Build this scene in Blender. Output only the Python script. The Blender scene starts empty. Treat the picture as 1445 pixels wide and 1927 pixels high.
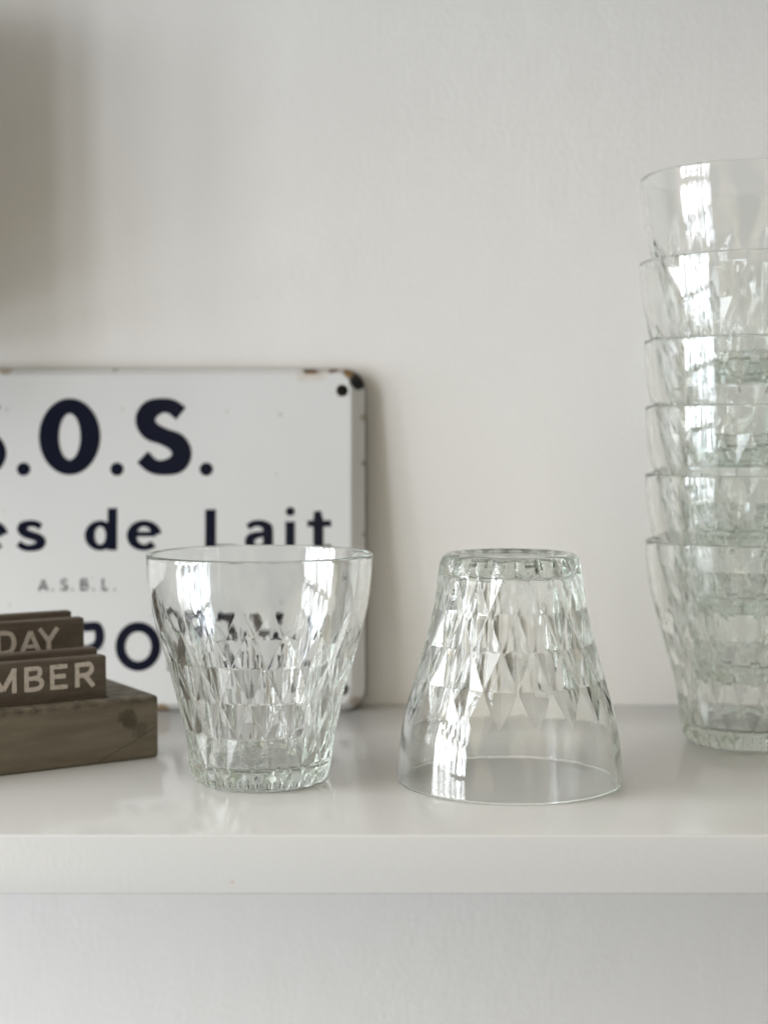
import bpy, math, random
import numpy as np
from math import pi, sin, cos, tan, radians

# ------------------------------------------------------------------ camera, world, light
# lengths below are written in millimetres and linked in metres
MM = 0.001
sc = bpy.context.scene
COL = sc.collection

cam_d = bpy.data.cameras.new("camera")
cam = bpy.data.objects.new("camera", cam_d)
COL.objects.link(cam)
sc.camera = cam
cam.location = (0, 0, 130.8 * MM)
cam.rotation_euler = (radians(90 - 2.847), 0, 0)
cam_d.sensor_fit = 'VERTICAL'
cam_d.sensor_height = 36
cam_d.sensor_width = 27
cam_d.lens = 2896.4 / 1927 * 36
cam_d.clip_start = 0.01
cam_d.clip_end = 50
cam_d.dof.use_dof = True
cam_d.dof.focus_distance = 0.552
cam_d.dof.aperture_fstop = 7.2

world = bpy.data.worlds.new("World")
sc.world = world
world.use_nodes = True
wt = world.node_tree
wt.nodes.clear()


def wn(t, **k):
    n = wt.nodes.new(t)
    for a, b in k.items():
        setattr(n, a, b)
    return n


w_out = wn('ShaderNodeOutputWorld')
w_bg = wn('ShaderNodeBackground')
w_tc = wn('ShaderNodeTexCoord')
w_sep = wn('ShaderNodeSeparateXYZ')
w_ramp = wn('ShaderNodeValToRGB')
w_map = wn('ShaderNodeMapRange')
w_noise = wn('ShaderNodeTexNoise')
w_noise.inputs['Scale'].default_value = 2.4
w_noise.inputs['Detail'].default_value = 1.0
w_nr = wn('ShaderNodeMapRange')
w_nr.inputs['From Min'].default_value = 0.48
w_nr.inputs['From Max'].default_value = 0.58
w_nr.inputs['To Min'].default_value = 0.02
w_nr.inputs['To Max'].default_value = 2.9
w_side = wn('ShaderNodeMapRange')       # the room is brighter towards the window side
w_side.inputs['From Min'].default_value = -1
w_side.inputs['From Max'].default_value = 1
w_side.inputs['To Min'].default_value = 1.35
w_side.inputs['To Max'].default_value = 0.42
w_prod = wn('ShaderNodeMath', operation='MULTIPLY')
w_mul = wn('ShaderNodeMix', data_type='RGBA', blend_type='MULTIPLY')
w_mul.inputs[0].default_value = 1.0
wt.links.new(w_tc.outputs['Generated'], w_sep.inputs[0])
wt.links.new(w_sep.outputs['Z'], w_map.inputs['Value'])
w_map.inputs['From Min'].default_value = -1
w_map.inputs['From Max'].default_value = 1
wt.links.new(w_map.outputs[0], w_ramp.inputs[0])
r = w_ramp.color_ramp
r.elements[0].position = 0.0
r.elements[0].color = (0.255, 0.208, 0.145, 1)
r.elements[1].position = 1.0
r.elements[1].color = (0.80, 0.735, 0.59, 1)
e = r.elements.new(0.42); e.color = (0.26, 0.218, 0.156, 1)
e = r.elements.new(0.60); e.color = (0.59, 0.52, 0.40, 1)
wt.links.new(w_tc.outputs['Generated'], w_noise.inputs['Vector'])
wt.links.new(w_noise.outputs[0], w_nr.inputs['Value'])
wt.links.new(w_ramp.outputs[0], w_mul.inputs[6])
wt.links.new(w_sep.outputs['X'], w_side.inputs['Value'])
wt.links.new(w_nr.outputs[0], w_prod.inputs[0])
wt.links.new(w_side.outputs[0], w_prod.inputs[1])
wt.links.new(w_prod.outputs[0], w_mul.inputs[7])
wt.links.new(w_mul.outputs[2], w_bg.inputs['Color'])
w_bg.inputs['Strength'].default_value = 0.66
wt.links.new(w_bg.outputs[0], w_out.inputs['Surface'])

# tall window with glazing bars on the left: every pane is an area lamp
WIN_X, WIN_Y0, WIN_Y1, WIN_Z0, WIN_Z1 = -1.50, -0.76, 0.54, -1.10, 1.80
NC, NR = 6, 6
WIN_RAD = 14.6          # radiance wanted from each pane
bar = 0.085
pw = (WIN_Y1 - WIN_Y0) / NC
ph = (WIN_Z1 - WIN_Z0) / NR
for i in range(NC):
    for j in range(NR):
        w, h = pw - bar, ph - bar
        ld = bpy.data.lights.new("window_pane_light", 'AREA')
        ld.shape = 'RECTANGLE'
        ld.size = h
        ld.size_y = w
        ld.color = (0.82, 0.895, 0.99) if j < 2 else (0.875, 0.925, 0.98)
        ld.energy = WIN_RAD * w * h * pi * (1.0, 1.1, 1.35, 1.25, 0.55, 0.40)[j] * (0.75, 1.25, 0.7, 1.25, 0.8, 1.2)[i]
        lo = bpy.data.objects.new("window_pane_light", ld)
        COL.objects.link(lo)
        lo.location = (WIN_X, WIN_Y0 + (i + .5) * pw, WIN_Z0 + (j + .5) * ph)
        lo.rotation_euler = (0, radians(-90), 0)

sc.view_settings.view_transform = 'Standard'
sc.view_settings.look = 'None'
sc.view_settings.exposure = 0.0
sc.view_settings.gamma = 1.0
sc.view_settings.use_curve_mapping = False
sc.render.engine = 'CYCLES'
cy = sc.cycles
cy.max_bounces = 40
cy.transmission_bounces = 40
cy.glossy_bounces = 24
cy.diffuse_bounces = 5
cy.transparent_max_bounces = 16
cy.caustics_refractive = True
cy.caustics_reflective = True
cy.blur_glossy = 0.3
cy.sample_clamp_indirect = 40.0
cy.use_adaptive_sampling = True
cy.adaptive_threshold = 0.008
cy.use_denoising = True
try:
    cy.denoiser = 'OPENIMAGEDENOISE'
    cy.denoising_input_passes = 'RGB_ALBEDO_NORMAL'
    cy.denoising_prefilter = 'ACCURATE'
except Exception:
    pass

# ------------------------------------------------------------------ helpers
rng = random.Random(7)


def link_mesh(name, verts, faces, mat, parent=None, smooth=False, mats=None, midx=None):
    me = bpy.data.meshes.new(name)
    me.from_pydata((np.asarray(verts, float) * MM).tolist(), [], faces)
    me.update()
    for m in (mats or [mat]):
        me.materials.append(m)
    if midx is not None:
        me.polygons.foreach_set('material_index', midx)
    if smooth:
        me.polygons.foreach_set('use_smooth', [True] * len(me.polygons))
    o = bpy.data.objects.new(name, me)
    COL.objects.link(o)
    if parent is not None:
        o.parent = parent
    return o


def thing(name, label, cat, loc=(0, 0, 0), rotz=0.0, group=None):
    o = bpy.data.objects.new(name, None)
    COL.objects.link(o)
    o.empty_display_size = 0.02
    o.location = tuple(v * MM for v in loc)
    o.rotation_euler = (0, 0, rotz)
    tag(o, label, cat, group)
    return o


def tag(o, label=None, cat=None, group=None, kind=None):
    if label: o['label'] = label
    if cat: o['category'] = cat
    if group: o['group'] = group
    if kind: o['kind'] = kind
    return o


class Mat:
    def __init__(s, name):
        s.m = bpy.data.materials.new(name)
        s.m.use_nodes = True
        s.t = s.m.node_tree
        s.t.nodes.clear()
        s.out = s.n('ShaderNodeOutputMaterial')

    def n(s, t, **k):
        n = s.t.nodes.new(t)
        for a, b in k.items():
            setattr(n, a, b)
        return n

    def l(s, a, b):
        s.t.links.new(a, b)

    def obj(s, scale=(1, 1, 1), loc=(0, 0, 0)):
        tc = s.n('ShaderNodeTexCoord')
        mp = s.n('ShaderNodeMapping')
        mp.inputs['Scale'].default_value = scale
        mp.inputs['Location'].default_value = loc
        s.l(tc.outputs['Object'], mp.inputs['Vector'])
        return mp.outputs[0]

    def noise(s, vec, scale, detail=3, rough=.5, dist=0):
        n = s.n('ShaderNodeTexNoise')
        n.inputs['Scale'].default_value = scale
        n.inputs['Detail'].default_value = detail
        n.inputs['Roughness'].default_value = rough
        n.inputs['Distortion'].default_value = dist
        s.l(vec, n.inputs['Vector'])
        return n.outputs[0]

    def rng(s, v, a, b, c, d, smooth=False):
        n = s.n('ShaderNodeMapRange')
        if smooth: n.interpolation_type = 'SMOOTHSTEP'
        for k, x in zip(('From Min', 'From Max', 'To Min', 'To Max'), (a, b, c, d)):
            n.inputs[k].default_value = x
        s.l(v, n.inputs['Value'])
        return n.outputs[0]

    def math(s, op, a, b=None, clamp=False):
        n = s.n('ShaderNodeMath', operation=op, use_clamp=clamp)
        for i, x in enumerate((a, b)):
            if x is None: continue
            if isinstance(x, (int, float)): n.inputs[i].default_value = x
            else: s.l(x, n.inputs[i])
        return n.outputs[0]

    def mix(s, f, a, b, blend='MIX'):
        n = s.n('ShaderNodeMix', data_type='RGBA', blend_type=blend)
        for i, x in ((0, f), (6, a), (7, b)):
            if isinstance(x, (int, float)): n.inputs[i].default_value = x
            elif isinstance(x, tuple): n.inputs[i].default_value = (*x, 1)
            else: s.l(x, n.inputs[i])
        return n.outputs[2]

    def bump(s, h, dist, strength=1.0):
        n = s.n('ShaderNodeBump')
        n.inputs['Strength'].default_value = strength
        n.inputs['Distance'].default_value = dist
        s.l(h, n.inputs['Height'])
        return n.outputs[0]

    def principled(s, color=None, rough=.5, normal=None, coat=0, coat_rough=.1, spec=.5, metallic=0):
        p = s.n('ShaderNodeBsdfPrincipled')
        for key, x in (('Base Color', color), ('Roughness', rough), ('Metallic', metallic)):
            if x is None: continue
            if isinstance(x, tuple): p.inputs[key].default_value = (*x, 1)
            elif isinstance(x, (int, float)): p.inputs[key].default_value = x
            else: s.l(x, p.inputs[key])
        p.inputs['Coat Weight'].default_value = coat
        p.inputs['Coat Roughness'].default_value = coat_rough
        p.inputs['Specular IOR Level'].default_value = spec
        if normal is not None: s.l(normal, p.inputs['Normal'])
        s.l(p.outputs[0], s.out.inputs['Surface'])
        return p


def spot(m, sep, cx, cz, rad, soft=.3, wob=None):
    """soft round mask in object x/z (metres)"""
    dx = m.math('SUBTRACT', sep.outputs['X'], cx * MM)
    dz = m.math('SUBTRACT', sep.outputs['Z'], cz * MM)
    d = m.math('SQRT', m.math('ADD', m.math('MULTIPLY', dx, dx), m.math('MULTIPLY', dz, dz)))
    if wob is not None:
        d = m.math('ADD', d, m.math('MULTIPLY', wob, rad * MM * .9))
    return m.rng(d, rad * MM * (1 - soft), rad * MM * (1 + soft), 1, 0, True)


# ---- painted wall
m = Mat('painted_plaster')
v = m.obj()
big = m.noise(v, 3.0, 2)
col = m.mix(big, (0.795, 0.775, 0.742), (0.820, 0.805, 0.775))
h1 = m.noise(m.obj(scale=(1.15, 1, .75)), 380, 4, .6)
h2 = m.noise(v, 55, 2)
hh = m.math('ADD', m.math('MULTIPLY', h1, .75), m.math('MULTIPLY', h2, 1.0))
m.principled(col, .55, m.bump(hh, .00065, .5), spec=.35)
M_WALL = m.m

# ---- white lacquered shelf
m = Mat('white_lacquer')
v = m.obj()
tc = m.n('ShaderNodeTexCoord'); sp = m.n('ShaderNodeSeparateXYZ'); m.l(tc.outputs['Object'], sp.inputs[0])
base = m.mix(m.noise(v, 9, 3), (0.61, 0.603, 0.584), (0.64, 0.633, 0.615))
wob = m.math('SUBTRACT', m.noise(v, 900, 2), .5)
chip = spot(m, sp, -49.8, -15.6, 0.75, .4, wob)
base = m.mix(m.math('MULTIPLY', chip, .30), base, (0.55, 0.36, 0.24))
# a few crumbs of dirt on the board
vo = m.n('ShaderNodeTexVoronoi'); vo.inputs['Scale'].default_value = 42
m.l(v, vo.inputs['Vector'])
cs = m.n('ShaderNodeSeparateColor'); m.l(vo.outputs['Color'], cs.inputs[0])
few = m.rng(cs.outputs[0], .86, .865, 0, 1)
dot = m.rng(vo.outputs['Distance'], .018, .035, 1, 0)
base = m.mix(m.math('MULTIPLY', m.math('MULTIPLY', few, dot), .55), base, (0.16, 0.14, 0.12))
m.principled(base, .10, m.bump(m.noise(v, 600, 2), .0002, .25), spec=.5)
M_SHELF = m.m

# ---- pressed glass
m = Mat('pressed_glass')
v = m.obj()
g = m.n('ShaderNodeBsdfGlass')
g.inputs['Color'].default_value = (0.996, 0.999, 0.997, 1)
g.inputs['IOR'].default_value = 1.5
g.inputs['Roughness'].default_value = 0.0
hh = m.math('ADD', m.noise(m.obj(scale=(1, 1, .45)), 140, 2), m.math('MULTIPLY', m.noise(v, 420, 2), .16))
m.l(m.bump(hh, .00012, .5), g.inputs['Normal'])
m.l(g.outputs[0], m.out.inputs['Surface'])
va = m.n('ShaderNodeVolumeAbsorption')
va.inputs['Color'].default_value = (0.705, 0.75, 0.705, 1)
va.inputs['Density'].default_value = 21.0
m.l(va.outputs[0], m.out.inputs['Volume'])
M_GLASS = m.m

# ---- enamel of the sign (object x = to the right, z = up, both from the lower right corner)
m = Mat('white_enamel')
v = m.obj()
tc = m.n('ShaderNodeTexCoord'); sp = m.n('ShaderNodeSeparateXYZ'); m.l(tc.outputs['Object'], sp.inputs[0])
enam = m.mix(m.noise(v, 14, 3), (0.635, 0.64, 0.643), (0.685, 0.685, 0.68))
nz = m.noise(v, 110, 4, .65)
nzc = m.math('SUBTRACT', nz, .5)
def band(a, b, lo, hi, ax):
    s = sp.outputs[ax]
    x = m.math('ADD', s, m.math('MULTIPLY', nzc, .006))
    return m.math('MULTIPLY', m.rng(x, (a - .8) * MM, (a + .8) * MM, 0, 1), m.rng(x, (b - .8) * MM, (b + .8) * MM, 1, 0))
# worn top edge near the corner
top = m.math('MULTIPLY', band(160.8, 175, 0, 1, 'Z'), band(-30, -3, 0, 1, 'X'))
pale = m.math('MULTIPLY', band(157.2, 175, 0, 1, 'Z'), band(-33, -20, 0, 1, 'X'))
c1 = spot(m, sp, -3.8, 157.2, 4.3, .18, nzc)
c2 = spot(m, sp, -8.0, 161.6, 3.2, .2, nzc)
rust = m.mix(m.rng(m.noise(v, 260, 3), .42, .58, 0, 1), (0.030, 0.020, 0.013), (0.24, 0.12, 0.035))
dark = (0.012, 0.012, 0.014)
enam = m.mix(m.math('MULTIPLY', pale, .35), enam, (0.52, 0.44, 0.34))
enam = m.mix(c2, enam, (0.33, 0.20, 0.06))
enam = m.mix(m.math('MULTIPLY', top, m.rng(nz, .36, .5, 0, 1)), enam, rust)
enam = m.mix(c1, enam, dark)
for ax, az, ar, al, ac in ((-172, 163.2, 3.0, .6, (0.30, 0.19, 0.09)), (-97, .6, 3.2, .8, (0.34, 0.20, 0.07)), (-70, .5, 1.6, .7, (0.08, 0.05, 0.03)),
                           (-4.5, 4.0, 2.8, .6, (0.28, 0.19, 0.10)), (-1.2, 118, 1.3, .6, (0.05, 0.035, 0.02)), (-1.2, 84, 1.0, .5, (0.12, 0.07, 0.03)),
                           (-1.2, 61, 1.3, .7, (0.05, 0.035, 0.02)), (-1.6, 140, 1.6, .6, (0.30, 0.22, 0.13)), (-120, 163.4, 1.5, .6, (0.10, 0.07, 0.04))):
    enam = m.mix(m.math('MULTIPLY', spot(m, sp, ax, az, ar, .25, nzc), al), enam, ac)
# sparse pits in the enamel
vo = m.n('ShaderNodeTexVoronoi'); vo.inputs['Scale'].default_value = 105
m.l(v, vo.inputs['Vector'])
cs = m.n('ShaderNodeSeparateColor'); m.l(vo.outputs['Color'], cs.inputs[0])
pit = m.math('MULTIPLY', m.rng(cs.outputs[1], .84, .85, 0, 1), m.rng(vo.outputs['Distance'], .06, .15, 1, 0))
enam = m.mix(m.math('MULTIPLY', pit, .38), enam, (0.25, 0.23, 0.19))
m.principled(enam, .22, m.bump(m.noise(v, 26, 2), .0006, .3), spec=.35)
M_ENAMEL = m.m

m = Mat('rusty_sheet_edge')
v = m.obj()
m.principled(m.mix(m.rng(m.noise(v, 190, 4, .7), .40, .62, 0, 1), (0.05, 0.038, 0.028), (0.20, 0.165, 0.12)), .75)
M_EDGE = m.m


def paint(name, c, rough=.25, wear=None):
    m = Mat(name)
    v = m.obj()
    col = c
    if wear:
        col = m.mix(m.rng(m.noise(v, wear[0], 4, .7), wear[1], wear[2], 0, 1), c, wear[3])
    m.principled(col, rough)
    return m.m


M_NAVY = paint('navy_enamel', (0.006, 0.008, 0.020), .22)
M_WORN = paint('worn_grey_print', (0.055, 0.055, 0.065), .4, (420, .48, .66, (0.36, 0.36, 0.36)))
M_FILL = paint('pale_letter_paint', (0.64, 0.575, 0.515), .8, (700, .55, .75, (0.16, 0.12, 0.09)))

# ---- brown metal of the calendar
m = Mat('brown_patinated_wood')
v = m.obj()
tc = m.n('ShaderNodeTexCoord'); sp = m.n('ShaderNodeSeparateXYZ'); m.l(tc.outputs['Object'], sp.inputs[0])
grain = m.noise(m.obj(scale=(1, 4, 7)), 26, 5, .62, .4)
fine = m.noise(v, 800, 3, .7)
col = m.mix(m.rng(grain, .35, .68, 0, 1), (0.148, 0.126, 0.090), (0.230, 0.203, 0.152))
col = m.mix(m.rng(fine, .3, .75, 0, .45), col, (0.20, 0.165, 0.12))
wob = m.math('SUBTRACT', m.noise(v, 210, 4, .7), .5)
wob2 = m.math('MULTIPLY', wob, 3.2)
col = m.mix(m.math('MULTIPLY', spot(m, sp, -13.4, 16.8, 3.6, .35, wob2), .72), col, (0.045, 0.033, 0.022))
col = m.mix(m.math('MULTIPLY', spot(m, sp, -8.6, 12.2, 3.0, .35, wob2), .5), col, (0.060, 0.045, 0.030))
# hairline crack running down to the left of the end
crack = m.math('ABSOLUTE', m.math('SUBTRACT', m.math('SUBTRACT', sp.outputs['Z'], m.math('MULTIPLY', sp.outputs['X'], .473)),
                                  m.math('ADD', m.math('MULTIPLY', m.math('SUBTRACT', m.noise(v, 60, 2), .5), .0022), .0132)))
crack = m.math('MULTIPLY', m.rng(crack, .00008, .00028, 1, 0), m.rng(sp.outputs['X'], -.0275, -.0255, 0, 1))
col = m.mix(m.math('MULTIPLY', crack, .75), col, (0.030, 0.022, 0.016))
# dents and dull wear along the upper edge
edge = m.math('MULTIPLY', m.rng(sp.outputs['Z'], .0215, .0236, 0, 1), m.rng(m.noise(v, 150, 4, .7), .40, .60, 0, 1))
col = m.mix(m.math('MULTIPLY', edge, .65), col, (0.045, 0.034, 0.024))
hh = m.math('ADD', fine, m.math('MULTIPLY', grain, .7))
m.principled(col, .62, m.bump(hh, .0005, .4), spec=.35)
M_BASE = m.m

m = Mat('dark_patinated_plate')
v = m.obj()
grain = m.noise(m.obj(scale=(1, 3, 5)), 60, 4, .62, .3)
fine = m.noise(v, 900, 3, .7)
col = m.mix(m.rng(grain, .35, .68, 0, 1), (0.098, 0.078, 0.059), (0.150, 0.124, 0.096))
col = m.mix(m.rng(fine, .45, .8, 0, .4), col, (0.17, 0.13, 0.095))
m.principled(col, .6, m.bump(fine, .0005, .4), spec=.35)
M_PLATE = m.m

# ------------------------------------------------------------------ wall and shelf
WALL_Y = 744.7
wv = [(-900, WALL_Y, -900), (1500, WALL_Y, -900), (1500, WALL_Y, 1300), (-900, WALL_Y, 1300),
      (-900, WALL_Y + 60, -900), (1500, WALL_Y + 60, -900), (1500, WALL_Y + 60, 1300), (-900, WALL_Y + 60, 1300)]
BOXF = [(0, 1, 2, 3), (5, 4, 7, 6), (4, 0, 3, 7), (1, 5, 6, 2), (3, 2, 6, 7), (4, 5, 1, 0)]
wall = link_mesh('wall', wv, BOXF, M_WALL)
tag(wall, kind='structure')


def rounded_box(x0, x1, y0, y1, z0, z1, rad, seg=3):
    """box whose twelve edges are rounded"""
    import bmesh
    bm = bmesh.new()
    vs = [bm.verts.new((x, y, z)) for x in (x0, x1) for y in (y0, y1) for z in (z0, z1)]
    for f in ((0, 1, 3, 2), (4, 6, 7, 5), (0, 4, 5, 1), (2, 3, 7, 6), (0, 2, 6, 4), (1, 5, 7, 3)):
        bm.faces.new([vs[i] for i in f])
    bmesh.ops.recalc_face_normals(bm, faces=bm.faces)
    bmesh.ops.bevel(bm, geom=bm.edges[:], offset=rad, segments=seg, profile=.5, affect='EDGES')
    V = [tuple(v.co) for v in bm.verts]
    bm.verts.index_update()
    F = [tuple(v.index for v in f.verts) for f in bm.faces]
    bm.free()
    return V, F


V, F = rounded_box(-640, 1200, 498.7, WALL_Y - .2, -19.9, 0, .9, 3)
shelf = link_mesh('shelf', V, F, M_SHELF, smooth=True)
tag(shelf, 'long white lacquered shelf board fixed to the wall under all the glasses', 'shelf')

# added unseen cabinet just left of the view; it keeps the window light off the wall there
blocker_ob = thing('wall_light_blocker', 'unseen added cabinet hung above the left end of the sign', 'blocker', (-245, WALL_Y - .3, 168))
V, F = rounded_box(-300, 0, -80, 0, 0, 172, 1.2, 2)
link_mesh('blocker_body', V, F, M_SHELF, blocker_ob, smooth=True)
V, F = rounded_box(-298.5, -1.5, -94, -80.4, 1.5, 170.5, 1.5, 2)
link_mesh('blocker_front', V, F, M_SHELF, blocker_ob, smooth=True)
V, F = rounded_box(-26, -12, -112, -94.2, 66, 80, 3, 3)
link_mesh('blocker_knob', V, F, M_SHELF, blocker_ob, smooth=True)

V, F = rounded_box(-640, 1200, 520, WALL_Y - .2, 425, 445, .9, 3)  # unseen board added over the view, darkens the top of the wall
upper = link_mesh('shelf', V, F, M_SHELF, smooth=True)
tag(upper, 'unseen white shelf board added above the view to shade the wall top', 'shelf')

# ------------------------------------------------------------------ pressed glass tumbler
GH = 86.5
PZ = [0, 4, 11, 20.5, 27.8, 34.5, 45, 52, 60, 68, 75.5, 81.5, GH]
PR = [26.2, 26.7, 27.5, 28.9, 30.6, 32.3, 35.2, 37.2, 39.4, 41.1, 42.1, 42.55, 42.75]
IZ = [10.2, 14, 20.5, 27.8, 34.5, 45, 52, 60, 68, 75.5, 81.5, GH - .6]
IR = [22.6, 24.0, 25.4, 27.1, 28.9, 32.1, 34.4, 37.0, 38.9, 40.0, 40.5, 40.75]


def smooth_interp(z, Z, Rr):
    # monotone-ish cubic through the points
    Z = np.array(Z); Rr = np.array(Rr)
    d = np.gradient(Rr, Z)
    i = np.clip(np.searchsorted(Z, z) - 1, 0, len(Z) - 2)
    h = Z[i + 1] - Z[i]
    t = (z - Z[i]) / h
    return ((2 * t**3 - 3 * t**2 + 1) * Rr[i] + (t**3 - 2 * t**2 + t) * h * d[i]
            + (-2 * t**3 + 3 * t**2) * Rr[i + 1] + (t**3 - t**2) * h * d[i + 1])


def make_tumbler_mesh(name, seed):
    rg = np.random.RandomState(seed)
    SUB = 24
    NA = 36 * SUB
    levels = [7.5, 20.5, 33.7, 47.3, 60.2]
    inset_l = [1.2, 1.75, 2.0, 2.1, 0.0]
    rings = []          # list of (NA,3)
    tri_dir = []        # for the band above ring i: 0 = any, else pattern

    ang = np.arange(NA) * 2 * pi / NA
    cell = np.arange(NA) // SUB           # 10 degree cell
    u = (np.arange(NA) % SUB) / SUB

    def P(rad, a, z):
        return np.stack([rad * np.cos(a), rad * np.sin(a), np.broadcast_to(z, np.shape(a))], -1)

    # ripples of the pressing, kept very small
    kk = [(rg.randint(2, 9), rg.uniform(.02, .09), rg.uniform(0, 6.3), rg.uniform(.01, .035)) for _ in range(9)]

    def ripple(a, z):
        s = 0
        for k, w, p, amp in kk:
            s = s + amp * np.sin(k * a + p + w * z * 2.2)
        return s * .5

    # ---- underside, from the centre out
    # wavy pressed mark under the base
    tt = np.linspace(0, 1, 60)
    q = np.stack([-9 + 18 * tt, 2.2 * np.sin(tt * 15) * (1 - .3 * tt)], -1)
    q2 = np.stack([-3 + 13 * tt, -2.0 - 1.2 * np.sin(tt * 7)], -1)
    Q = np.vstack([q, q2])
    for rr in list(np.linspace(0.25, 19.5, 40)):
        a = ang
        z = 1.5 - .3 * (rr / 19.5)**2 + 0 * a
        p = np.stack([rr * np.cos(a), rr * np.sin(a)], -1)
        d = np.sqrt(((p[:, None, :] - Q[None])**2).sum(-1)).min(1)
        z = z - .22 * np.clip(1 - d / 1.1, 0, 1)
        rings.append(P(rr, a, z)); tri_dir.append(0)
    flute = 1.7 * (1 - np.abs(np.cos(9 * ang)) ** .75)       # 18 scallops round the foot
    for rr, zz, fl in ((20.2, 1.0, 0), (20.9, .35, .0), (21.7, .06, .1), (22.5, 0, .3), (23.5, .12, .6), (24.5, .5, .85), (25.4, 1.2, 1), (26.0, 2.1, 1), (26.25, 3.0, 1)):
        rings.append(P(rr - flute * fl, ang, zz)); tri_dir.append(0)
    # ---- foot band
    def level_r(k, j):
        """radius of lattice vertex on level k at 10-degree index j"""
        apex = (j % 2 == (1 if k in (0, 2) else 0)) if k < 4 else True
        rad = float(smooth_interp(np.array(levels[k]), PZ, PR))
        return rad - (inset_l[k] if (apex and k < 4) else 0)    # the facets are cut in, the net of ridges stands proud

    lv0 = np.array([level_r(0, j) for j in range(36)])
    # facet ring at level 0 in the same planes as above (straight chords between the lattice vertices)
    def chord(lv, z):
        a0 = cell * radians(10)
        A = P(lv[cell % 36], a0, z)
        B = P(lv[(cell + 1) % 36], a0 + radians(10), z)
        return A * (1 - u)[:, None] + B * u[:, None]
    ring0 = chord(lv0, levels[0])
    for zz in (3.6, 4.2, 4.8, 5.4, 6.0, 6.6, 7.1):
        t = (zz - 3.2) / (7.5 - 3.2)
        t = t * t * (3 - 2 * t)
        A = P(float(smooth_interp(np.array(zz), PZ, PR)) - flute, ang, zz)
        B = ring0.copy(); B[:, 2] = zz
        rings.append(A * (1 - t) + B * t); tri_dir.append(0)
    # ---- diamonds
    for k in range(4):
        z0, z1 = levels[k], levels[k + 1]
        lo = np.array([level_r(k, j) for j in range(36)])
        hi = np.array([level_r(k + 1, j) for j in range(36)])
        a0 = cell * radians(10); a1 = a0 + radians(10)
        LL = P(lo[cell % 36], a0, z0); LR = P(lo[(cell + 1) % 36], a1, z0)
        UL = P(hi[cell % 36], a0, z1); UR = P(hi[(cell + 1) % 36], a1, z1)
        node_par = 0 if k in (0, 2) else 1            # parity of the low nodes
        ll_node = (cell % 2 == node_par)
        for s in range(SUB):
            vv = s / SUB
            U = u[:, None]
            # diagonal LL-UR
            below = (U >= vv)
            pa = np.where(below, LL * (1 - U) + LR * (U - vv) + UR * vv, LL * (1 - vv) + UL * (vv - U) + UR * U)
            # diagonal LR-UL
            below2 = (U + vv <= 1)
            pb = np.where(below2, LL * (1 - U - vv) + LR * U + UL * vv, UR * (U + vv - 1) + UL * (1 - U) + LR * (1 - vv))
            p = np.where(ll_node[:, None], pa, pb)
            if k == 3:
                # above the top row the wall is smooth and round again
                zz = z0 + (z1 - z0) * vv
                smooth_side = np.where(ll_node, vv > u + 1e-6, vv > 1 - u + 1e-6)
                rad = float(smooth_interp(np.array(zz), PZ, PR))
                ps = P(rad, ang, zz)
                p = np.where(smooth_side[:, None], ps, p)
            rings.append(p); tri_dir.append(1 + k)
    # ---- smooth collar and rim
    for zz in np.linspace(60.2, GH - .9, 26):
        rad = float(smooth_interp(np.array(zz), PZ, PR))
        rings.append(P(rad, ang, zz)); tri_dir.append(0)
    for f in np.linspace(0.12, .88, 7):
        c = (42.75 + 40.75) / 2; hw = (42.75 - 40.75) / 2
        rings.append(P(c + hw * cos(pi * f), ang, GH - .9 + .9 * sin(pi * f))); tri_dir.append(0)
    # ---- inside
    for zz in np.linspace(GH - .9, 10.2, 58):
        rad = float(smooth_interp(np.array(zz), IZ + [GH], IR + [40.75]))
        amp = min(1, max(0, (GH - 4 - zz) / 25))
        rad = rad + ripple(ang, zz) * amp
        # the inner wall echoes the pressed facets faintly
        ech = .015 * np.cos(18 * ang) * np.sin((zz - 7.5) / 13.2 * pi + pi / 2) * (1 if 10 < zz < 58 else 0)
        rings.append(P(rad + ech, ang, zz)); tri_dir.append(0)
    for f in np.linspace(.15, 1, 6):
        rings.append(P(22.6 - 2.4 * (1 - cos(f * pi / 2)), ang, 10.2 - 2.0 * sin(f * pi / 2))); tri_dir.append(0)
    for rr in np.linspace(19, .3, 14):
        rings.append(P(rr, ang, 8.2 - .5 * (1 - (rr / 20.2)**2) + .05 * np.sin(3 * ang + rr * .5))); tri_dir.append(0)
    NRG = len(rings)
    V = np.concatenate(rings)
    nV = len(V)
    V = np.vstack([V, [[0, 0, 1.5]], [[0, 0, 7.7]]])
    idx = np.arange(NA)
    nxt = (idx + 1) % NA
    faces = []
    for i in range(NRG - 1):
        a = i * NA + idx; b = i * NA + nxt; c = (i + 1) * NA + nxt; d = (i + 1) * NA + idx
        if tri_dir[i] == 0:
            faces += np.stack([a, b, c, d], -1).tolist()
        else:
            k = tri_dir[i] - 1
            node_par = 0 if k in (0, 2) else 1
            lln = (cell % 2 == node_par)
            t1 = np.where(lln[:, None], np.stack([a, b, c], -1), np.stack([a, b, d], -1))
            t2 = np.where(lln[:, None], np.stack([a, c, d], -1), np.stack([b, c, d], -1))
            faces += t1.tolist(); faces += t2.tolist()
    faces += [[nV, int(nxt[i]), int(idx[i])] for i in range(NA)]
    last = (NRG - 1) * NA
    faces += [[nV + 1, int(last + idx[i]), int(last + nxt[i])] for i in range(NA)]
    me = bpy.data.meshes.new(name)
    me.from_pydata((V * MM).tolist(), [], faces)
    me.update()
    me.materials.append(M_GLASS)
    me.polygons.foreach_set('use_smooth', [True] * len(me.polygons))
    me.update()
    return me


tumbler_me = [make_tumbler_mesh('drinking_glass', 3), make_tumbler_mesh('drinking_glass', 11)]


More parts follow.
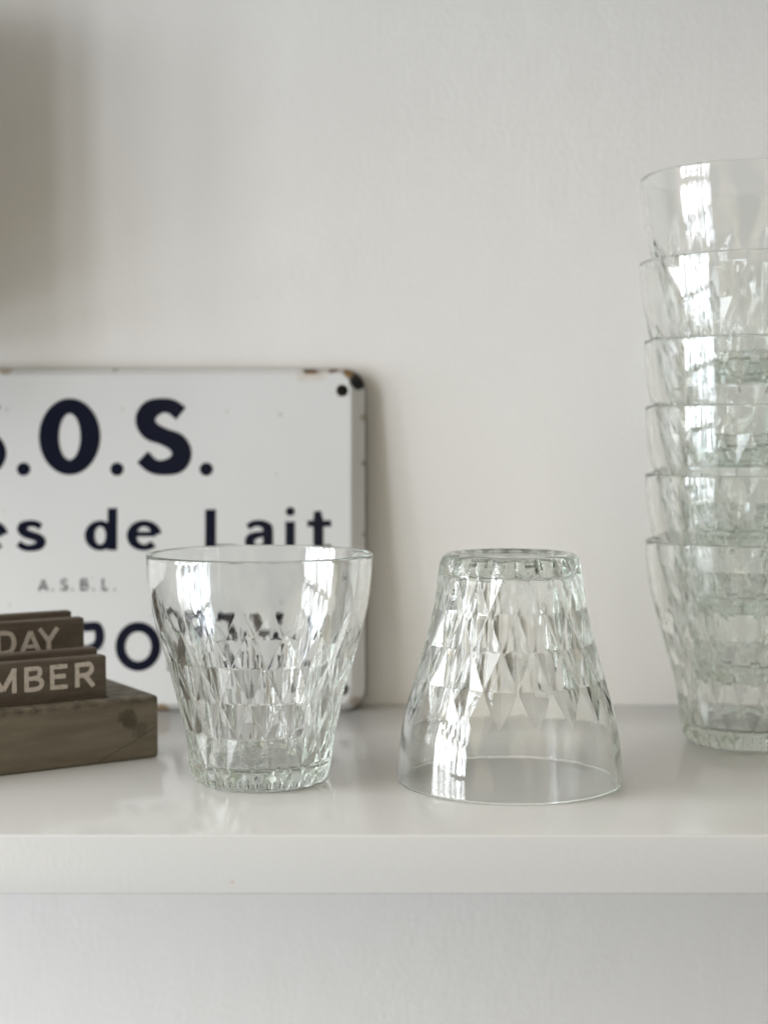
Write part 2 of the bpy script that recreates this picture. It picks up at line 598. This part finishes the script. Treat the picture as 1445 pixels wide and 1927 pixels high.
def place_glass(me, loc, label, turn=0, flip=False, lean=(0, 0)):
    o = bpy.data.objects.new('drinking_glass', me)
    COL.objects.link(o)
    x, y, z = loc
    if flip:
        o.rotation_euler = (pi + lean[0], lean[1], radians(turn))
        z += GH
    else:
        o.rotation_euler = (lean[0], lean[1], radians(turn))
    o.location = (x * MM, y * MM, (z + .04) * MM)
    tag(o, label, 'glass', 'clear pressed glass tumblers with a diamond pattern')
    return o


place_glass(tumbler_me[0], (-46.9, 581.2, 0), 'clear diamond cut tumbler standing upright on its own in front of the enamel sign', turn=-90 - 2 - 10 + 10)
place_glass(tumbler_me[1], (47.7, 580.7, 0), 'clear diamond cut tumbler turned upside down on its rim', turn=-90 + 10, flip=True)
stack_z = [0, 28.3, 56.6, 84.2, 117.6, 152.6]
stack_lab = ['bottom tumbler of the stack of six, its foot on the shelf',
             'second tumbler from the bottom of the tall stack',
             'third tumbler from the bottom of the tall stack',
             'fourth tumbler from the bottom of the tall stack, third from its top',
             'tumbler second from the top of the tall stack, holding the uppermost one',
             'topmost tumbler of the tall stack at right, its smooth rim free']
stack_dx = [(0, 0), (-.5, .3), (-1.0, -.2), (-1.6, .3), (-2.4, 0), (-3.0, .4)]
stack_ln = [(0, 0), (.004, -.004), (-.003, .006), (.004, .004), (-.012, .008), (-.016, .010)]
for i in range(6):
    place_glass(tumbler_me[i % 2], (154.2 + stack_dx[i][0], 652.5 + stack_dx[i][1], stack_z[i]), stack_lab[i],
                turn=[3, 47, 11, 71, 95, 30][i], lean=stack_ln[i])

# ------------------------------------------------------------------ stroke lettering
def spline(pts, closed=False, n=10):
    pts = np.array(pts, float)
    N = len(pts)
    out = []
    rngi = range(N if closed else N - 1)
    for i in rngi:
        p1 = pts[i]; p2 = pts[(i + 1) % N]
        p0 = pts[i - 1] if (closed or i > 0) else 2 * p1 - p2
        p3 = pts[(i + 2) % N] if (closed or i < N - 2) else 2 * p2 - p1
        for k in range(n):
            t = k / n
            out.append(.5 * ((2 * p1) + (-p0 + p2) * t + (2 * p0 - 5 * p1 + 4 * p2 - p3) * t * t + (-p0 + 3 * p1 - 3 * p2 + p3) * t**3))
    if not closed:
        out.append(pts[-1])
    return np.array(out)


def ell(cx, cy, rx, ry, wv, wh, n=40, a0=0, a1=360):
    """elliptic stroke; wv = width where the stroke runs vertically, wh = where it runs flat"""
    out = []
    for i in range(n + (0 if a1 - a0 == 360 else 1)):
        a = radians(a0 + (a1 - a0) * i / n)
        out.append((cx + rx * cos(a), cy + ry * sin(a), wv * cos(a)**2 + wh * sin(a)**2))
    return out


# a stroke is (kind, points(x, y, width), closed); kinds: 'c' curve through points, 'l' straight pieces, 'r' ready points
def G_bold(ch):
    W = .262; H = .20
    if ch == 'S':
        return [('c', [(.62, .80, H * 1.05), (.50, .885, H), (.36, .905, H), (.20, .85, W * .98), (.125, .72, W), (.20, .58, W), (.38, .50, H * 1.15),
                       (.56, .42, W), (.635, .28, W), (.56, .145, W * .98), (.37, .095, H), (.22, .125, H), (.09, .235, H * 1.05)], False)], .74
    if ch == 'O':
        return [('r', ell(.40, .5, .275, .40, .262, .20, 56), True)], .80
    if ch == 'G':
        return [('r', ell(.42, .5, .30, .405, .24, .19, 46, 40, 340), False), ('l', [(.74, .12, .2), (.74, .47, .2)], False), ('l', [(.46, .46, .17), (.80, .46, .17)], False)], .88
    if ch == '.':
        return [('d', (.08, .08, .083))], .16
    return [], .4


def G_line(ch):
    """lettering with a little contrast, cap height 1, x-height .70"""
    W = .205; H = .125
    x = .70
    d = {
        'e': ([('l', [(.10, .385, .10), (.60, .385, .10)], False),
               ('r', [(p[0], p[1], p[2]) for p in ell(.355, .35, .255, .285, .195, .12, 46, 5, 318)], False)], .70),
        's': ([('c', [(.50, .555, .12), (.40, .62, .125), (.29, .635, .125), (.155, .585, .16), (.125, .49, .17), (.20, .40, .17), (.33, .345, .16),
                      (.46, .28, .17), (.505, .195, .18), (.45, .10, .16), (.29, .055, .125), (.17, .075, .125), (.055, .16, .12)], False)], .60),
        'd': ([('r', ell(.325, .35, .235, .285, .20, .12, 46), True), ('l', [(.60, 0, .19), (.60, 1.0, .19)], False)], .76),
        'L': ([('l', [(.12, 0, .21), (.12, .97, .21)], False), ('l', [(.04, .06, .12), (.66, .06, .12)], False)], .74),
        'a': ([('c', [(.08, .55, .115), (.20, .63, .12), (.34, .635, .13), (.46, .56, .18), (.485, .44, .19), (.485, 0.0, .19)], False),
               ('c', [(.48, .385, .10), (.30, .37, .12), (.15, .30, .17), (.12, .18, .18), (.19, .08, .14), (.30, .055, .12), (.42, .12, .10), (.48, .22, .08)], False)], .64),
        'i': ([('l', [(.12, 0, .19), (.12, x - .02, .19)], False), ('d', (.12, .92, .105))], .26),
        't': ([('l', [(.24, .13, .19), (.24, .70, .19), (.22, .93, .13)], False), ('l', [(.02, .635, .12), (.50, .635, .12)], False),
               ('c', [(.24, .18, .19), (.27, .085, .16), (.36, .05, .12), (.50, .085, .10)], False)], .52),
        'u': ([('c', [(.12, .68, .19), (.12, .25, .19), (.16, .10, .16), (.29, .055, .13), (.44, .11, .11), (.52, .22, .09)], False), ('l', [(.55, 0, .19), (.55, .68, .19)], False)], .68),
        'o': ([('r', ell(.355, .35, .25, .285, .20, .12, 46), True)], .71),
        'G': ([('r', ell(.46, .5, .36, .43, .21, .12, 46, 38, 335), False), ('l', [(.80, .08, .19), (.80, .46, .19)], False), ('l', [(.52, .45, .12), (.88, .45, .12)], False)], .95),
    }
    return d.get(ch, ([], .4))


def G_sans(ch, w=.17):
    h = w / 2
    d = {
        'A': ([('l', [(0.06, 0, w), (.40, 1 - h, w)], False), ('l', [(.40, 1 - h, w), (.74, 0, w)], False), ('l', [(.18, .28, w * .85), (.62, .28, w * .85)], False)], .80),
        'B': ([('l', [(h, 0, w), (h, 1, w)], False), ('c', [(h, 1 - h, w), (.34, 1 - h, w), (.50, .90, w), (.54, .75, w), (.48, .60, w), (.34, .53, w), (h, .53, w)], False),
               ('c', [(.34, .53, w), (.54, .46, w), (.60, .29, w), (.52, .13, w), (.34, h, w), (h, h, w)], False)], .70),
        'D': ([('l', [(h, 0, w), (h, 1, w)], False), ('c', [(h, 1 - h, w), (.28, 1 - h, w), (.52, .84, w), (.62, .5, w), (.52, .16, w), (.28, h, w), (h, h, w)], False)], .74),
        'E': ([('l', [(h, 0, w), (h, 1, w)], False), ('l', [(h, 1 - h, w), (.58, 1 - h, w)], False), ('l', [(h, .52, w), (.52, .52, w)], False), ('l', [(h, h, w), (.58, h, w)], False)], .64),
        'L': ([('l', [(h, 0, w), (h, 1, w)], False), ('l', [(h, h, w), (.52, h, w)], False)], .56),
        'M': ([('l', [(h, 0, w), (h, 1, w)], False), ('l', [(h, 1 - h, w), (.42, .12, w)], False), ('l', [(.42, .12, w), (.84 - h, 1 - h, w)], False), ('l', [(.84 - h, 0, w), (.84 - h, 1, w)], False)], .88),
        'N': ([('l', [(h, 0, w), (h, 1, w)], False), ('l', [(h, 1 - h, w), (.68 - h, h, w)], False), ('l', [(.68 - h, 0, w), (.68 - h, 1, w)], False)], .72),
        'O': ([('r', ell(.45, .5, .45 - h, .5 - h, w, w, 56), True)], .92),
        'P': ([('l', [(h, 0, w), (h, 1, w)], False), ('c', [(h, 1 - h, w), (.34, 1 - h, w), (.52, .90, w), (.58, .71, w), (.52, .53, w), (.34, .44, w), (h, .44, w)], False)], .66),
        'R': ([('l', [(h, 0, w), (h, 1, w)], False), ('c', [(h, 1 - h, w), (.34, 1 - h, w), (.50, .91, w), (.56, .73, w), (.50, .56, w), (.34, .48, w), (h, .48, w)], False),
               ('l', [(.33, .48, w), (.62, 0, w)], False)], .68),
        'S': ([('c', [(.52, .80, w), (.42, .90, w), (.28, .915, w), (.12, .83, w), (.10, .70, w), (.18, .58, w), (.32, .50, w), (.46, .42, w), (.54, .29, w),
                      (.48, .14, w), (.30, .085, w), (.15, .11, w), (.05, .22, w)], False)], .60),
        'T': ([('l', [(0, 1 - h, w), (.68, 1 - h, w)], False), ('l', [(.34, 0, w), (.34, 1, w)], False)], .70),
        'U': ([('c', [(h, 1, w), (h, .36, w), (.14, .14, w), (.33, h, w), (.52, .14, w), (.66 - h, .36, w), (.66 - h, 1, w)], False)], .70),
        'V': ([('l', [(.05, 1, w), (.37, h, w)], False), ('l', [(.37, h, w), (.69, 1, w)], False)], .74),
        'Y': ([('l', [(.04, 1, w), (.36, .46, w)], False), ('l', [(.68, 1, w), (.36, .46, w)], False), ('l', [(.36, .5, w), (.36, 0, w)], False)], .72),
        '.': ([('d', (.09, .09, .085))], .2),
    }
    return d.get(ch, ([], .4))


class Lettering:
    """collects strokes as thin raised ribbons in the x-z plane, facing -y"""
    def __init__(s, thick=.22, y=0.0):
        s.V = []; s.F = []; s.th = thick; s.y = y; s.k = 0

    def ribbon(s, pts, closed):
        pts = np.array(pts, float)
        n = len(pts)
        P2 = pts[:, :2]
        if closed:
            t = np.roll(P2, -1, 0) - np.roll(P2, 1, 0)
        else:
            t = np.gradient(P2, axis=0)
        t /= np.maximum(np.linalg.norm(t, axis=1, keepdims=True), 1e-9)
        nrm = np.stack([-t[:, 1], t[:, 0]], -1)
        L = P2 + nrm * pts[:, 2:3] / 2
        Rr = P2 - nrm * pts[:, 2:3] / 2
        s.k += 1
        yf = s.y - s.th - .012 * (s.k % 5)
        b = len(s.V)
        for i in range(n):
            s.V += [(L[i][0], yf, L[i][1]), (Rr[i][0], yf, Rr[i][1]), (L[i][0], s.y + .05, L[i][1]), (Rr[i][0], s.y + .05, Rr[i][1])]
        for i in range(n if closed else n - 1):
            a = b + 4 * i; c = b + 4 * ((i + 1) % n)
            s.F += [(a, c, c + 1, a + 1), (a + 2, c + 2, c, a), (a + 1, c + 1, c + 3, a + 3)]
        if not closed:
            a = b; c = b + 4 * (n - 1)
            s.F += [(a, a + 1, a + 3, a + 2), (c + 1, c, c + 2, c + 3)]

    def disc(s, cx, cz, r):
        s.k += 1
        b = len(s.V); n = 24
        yf = s.y - s.th - .012 * (s.k % 5)
        for i in range(n):
            a = 2 * pi * i / n
            s.V += [(cx + r * cos(a), yf, cz + r * sin(a)), (cx + r * cos(a), s.y + .05, cz + r * sin(a))]
        s.F.append(tuple(b + 2 * i for i in range(n)))
        for i in range(n):
            j = (i + 1) % n
            s.F.append((b + 2 * i + 1, b + 2 * j + 1, b + 2 * j, b + 2 * i))

    def glyph(s, strokes, x, z, sx, sz, rough=0, wm=1.0):
        """sx, sz: mm per unit"""
        for st in strokes:
            if st[0] == 'd':
                cx, cy_, rr = st[1]
                s.disc(x + cx * sx, z + cy_ * sz, rr * sz)
                continue
            kind, pts, closed = st
            if kind == 'c':
                pts = spline(pts, closed, 8)
            elif kind == 'l':
                q = []
                pts = np.array(pts, float)
                for i in range(len(pts) - 1):
                    for k in range(6):
                        q.append(pts[i] * (1 - k / 6) + pts[i + 1] * k / 6)
                q.append(pts[-1])
                pts = np.array(q)
            pts = np.array(pts, float)
            o = np.stack([x + pts[:, 0] * sx, z + pts[:, 1] * sz, pts[:, 2] * wm * (sx + sz) / 2], -1)
            if rough:
                o[:, 2] *= 1 + rough * np.array([rng.uniform(-1, 1) for _ in range(len(o))])
            s.ribbon(o, closed)

    def build(s, name, mat, parent, label=None):
        o = link_mesh(name, s.V, s.F, mat, parent)
        if label: o['label'] = label
        return o


# ------------------------------------------------------------------ enamel sign
SIGN_W, SIGN_H = 270, 163.5
LEAN = math.atan(.07)
sign = thing('enamel_sign', 'white enamel sign with navy lettering, rust on its top corner, leaning on the wall', 'sign',
             (-8.2, 722.7, .1))
sign.rotation_euler = (-LEAN, 0, 0)


def rrect(inset, y, rad, W=SIGN_W, H=SIGN_H, n=14):
    ix, iz = inset, inset * .5          # the roll is wide at the sides and narrow along top and foot
    rx, rz = max(rad - ix, .6), max(rad - iz, .6)
    pts = []
    for cx, cz, a0 in ((-rx - ix, H - rz - iz, 0), (-W + rx + ix, H - rz - iz, 90), (-W + rx + ix, rz + iz, 180), (-rx - ix, rz + iz, 270)):
        for i in range(n + 1):
            a = radians(a0 + 90 * i / n)
            pts.append((cx + rx * cos(a), y, cz + rz * sin(a)))
    return pts


import bmesh
bm = bmesh.new()
CR = 11.5
loops = []
for ins, y in ((8.0, 0), (7.5, .05), (7.0, .25), (6.3, .75), (3.8, 2.6), (1.6, 4.1), (.9, 4.6), (.75, 4.75), (.2, 5.5), (0, 6.5), (0, 9.6)):
    loops.append([bm.verts.new(p) for p in rrect(ins, y, CR)])
n = len(loops[0])
for a, b in zip(loops[:-1], loops[1:]):
    for i in range(n):
        j = (i + 1) % n
        fc = bm.faces.new((a[i], b[i], b[j], a[j]))
        fc.material_index = 1 if a is loops[7] or a is loops[8] or a is loops[9] else 0
HOLES = [(-11.6, 152.3), (-11.2, 10.8), (-SIGN_W + 11.5, 152), (-SIGN_W + 11.5, 11.5)]
edges = [bm.edges.get((loops[0][i], loops[0][(i + 1) % n])) for i in range(n)]
for hx, hz in HOLES:
    hv = [bm.verts.new((hx + 2.9 * cos(2 * pi * i / 24), 0, hz + 2.9 * sin(2 * pi * i / 24))) for i in range(24)]
    edges += [bm.edges.new((hv[i], hv[(i + 1) % 24])) for i in range(24)]
res = bmesh.ops.triangle_fill(bm, edges=edges, use_beauty=True, use_dissolve=False)
# drop anything that filled the holes
for f in [f for f in bm.faces if len(f.verts) == 3 and any((f.calc_center_median().x - hx)**2 + (f.calc_center_median().z - hz)**2 < 2.7**2 for hx, hz in HOLES)]:
    bm.faces.remove(f)
bmesh.ops.recalc_face_normals(bm, faces=bm.faces)
mid = [f for f in bm.faces if abs(f.calc_center_median().y) < .01]
if sum(f.normal.y * f.calc_area() for f in mid) > 0:
    bmesh.ops.reverse_faces(bm, faces=bm.faces[:])
bmesh.ops.scale(bm, vec=(MM, MM, MM), verts=bm.verts)
me = bpy.data.meshes.new('panel')
bm.to_mesh(me); bm.free()
me.materials.append(M_ENAMEL); me.materials.append(M_EDGE)
for p in me.polygons:
    p.use_smooth = len(p.vertices) == 4
panel = bpy.data.objects.new('panel', me)
COL.objects.link(panel)
panel.parent = sign
so = panel.modifiers.new('sheet', 'SOLIDIFY')
so.thickness = 1.3 * MM
so.offset = -1
so.material_offset = 1
so.material_offset_rim = 1


# layout in millimetres: x from the right edge of the sign, z from its foot
T = Lettering(.12)
for ch, x, sx in (('S', -197.3, 34.2), ('O', -155.2, 35.7), ('S', -109.4, 34.2)):
    T.glyph(G_bold(ch)[0], x, 112.2, sx, 36.5)
for x in (-162.7, -118.4, -76.1):
    T.disc(x, 115.0, 3.15)
T.build('lettering', M_NAVY, sign, 'large navy S.O.S. with round stops')
T = Lettering(.12)
for ch, x, sx in (('e', -186.3, 22.8), ('s', -166.4, 24), ('d', -133.1, 21), ('e', -113.6, 22.8), ('L', -76.6, 21.5), ('a', -58.2, 23.5), ('i', -38.8, 21), ('t', -28.6, 23.5)):
    T.glyph(G_line(ch)[0], x, 76.5, sx, 20, wm=1.14)
T.build('lettering', M_NAVY, sign, 'navy line of words ending in de Lait')
T = Lettering(.06)
for ch, x in (('A', -155.4), ('S', -145.0), ('B', -135.6), ('L', -125.4)):
    T.glyph(G_sans(ch, .19)[0], x, 57.3, 5.8, 5.8)
for x in (-148.7, -139.2, -129.3, -119.2):
    T.disc(x, 57.8, .5)
T.build('lettering', M_WORN, sign, 'small worn grey A.S.B.L.')
T = Lettering(.12)
for ch, x, sx in (('P', -139.0, 22), ('O', -118.9, 24), ('R', -94.0, 22), ('T', -73.5, 21), ('V', -54.5, 22), ('A', -33.8, 21)):
    T.glyph(G_sans(ch, .195)[0], x, 19.4, sx, 23.1)
T.build('lettering', M_NAVY, sign, 'navy capitals in the lowest line')

# ------------------------------------------------------------------ calendar block and its plates
CA = radians(32.4)
V, F = rounded_box(-150, 0, 0, 62, 0, 25.4, 1.5, 4)
base = link_mesh('calendar_block', V, F, M_BASE, smooth=True)
for a, b in ((5.8, 20.6), (29.3, 45.4)):
    Vc, Fc = rounded_box(-131, -18.6, a, b, 17.5, 40, .4, 1)
    cut = link_mesh('cutter', Vc, Fc, M_BASE)
    md = base.modifiers.new('slot', 'BOOLEAN')
    md.operation = 'DIFFERENCE'
    md.solver = 'EXACT'
    md.object = cut
    dg = bpy.context.evaluated_depsgraph_get()
    nm = bpy.data.meshes.new_from_object(base.evaluated_get(dg))
    base.modifiers.clear()
    base.data = nm
    cm = cut.data
    bpy.data.objects.remove(cut)
    bpy.data.meshes.remove(cm)
me = base.data
me.name = 'calendar_block'
me.polygons.foreach_set('use_smooth', [True] * len(me.polygons))
me.set_sharp_from_angle(angle=radians(40))
BO = (-91.4, 620.6, .05)
base.location = tuple(v * MM for v in BO)
base.rotation_euler = (0, 0, CA)
tag(base, 'long brown slotted block with a dark stain and a crack near its end', 'calendar')


def plate(s0, t0, th, zt, label, lean=0.0, zb=17.7):
    V, F = rounded_box(-104, 0, 0, th, 0, zt - zb, .9, 3)
    o = link_mesh('calendar_plate', V, F, M_PLATE, smooth=True)
    lx, ly = -s0, t0
    o.location = ((BO[0] + lx * cos(CA) - ly * sin(CA)) * MM, (BO[1] + lx * sin(CA) + ly * cos(CA)) * MM, zb * MM)
    o.rotation_euler = (lean, 0, CA)
    tag(o, label, 'calendar plate', 'plates standing in the slots of the calendar base')
    return o


p1 = plate(19.7, 6.3, 5.8, 42.6, 'front plate of the calendar with raised letters ending in MBER')
T = Lettering(.22)
for ch, x, sx in (('M', -48.3, 13.2), ('B', -34.3, 12.0), ('E', -23.9, 12.6), ('R', -13.5, 12.6)):
    T.glyph(G_sans(ch, .16)[0], x, 30.6 - 17.7, sx, 9.7, rough=.10)
T.build('lettering', M_FILL, p1, 'pale letters MBER')
plate(20.6, 13.3, 5.6, 45.0, 'thin calendar plate right behind the MBER plate, only its top edge showing')
p2 = plate(19.7, 30.0, 5.8, 55.5, 'upright calendar plate with raised letters ending in DAY')
T = Lettering(.22)
for ch, x, sx in (('D', -37.6, 12.2), ('A', -27.6, 11.0), ('Y', -19.8, 12.0)):
    T.glyph(G_sans(ch, .165)[0], x, 42.3 - 17.7, sx, 9.7, rough=.10)
T.build('lettering', M_FILL, p2, 'pale letters DAY')
plate(22.0, 38.2, 5.6, 57.6, 'rearmost calendar plate, behind the DAY plate')
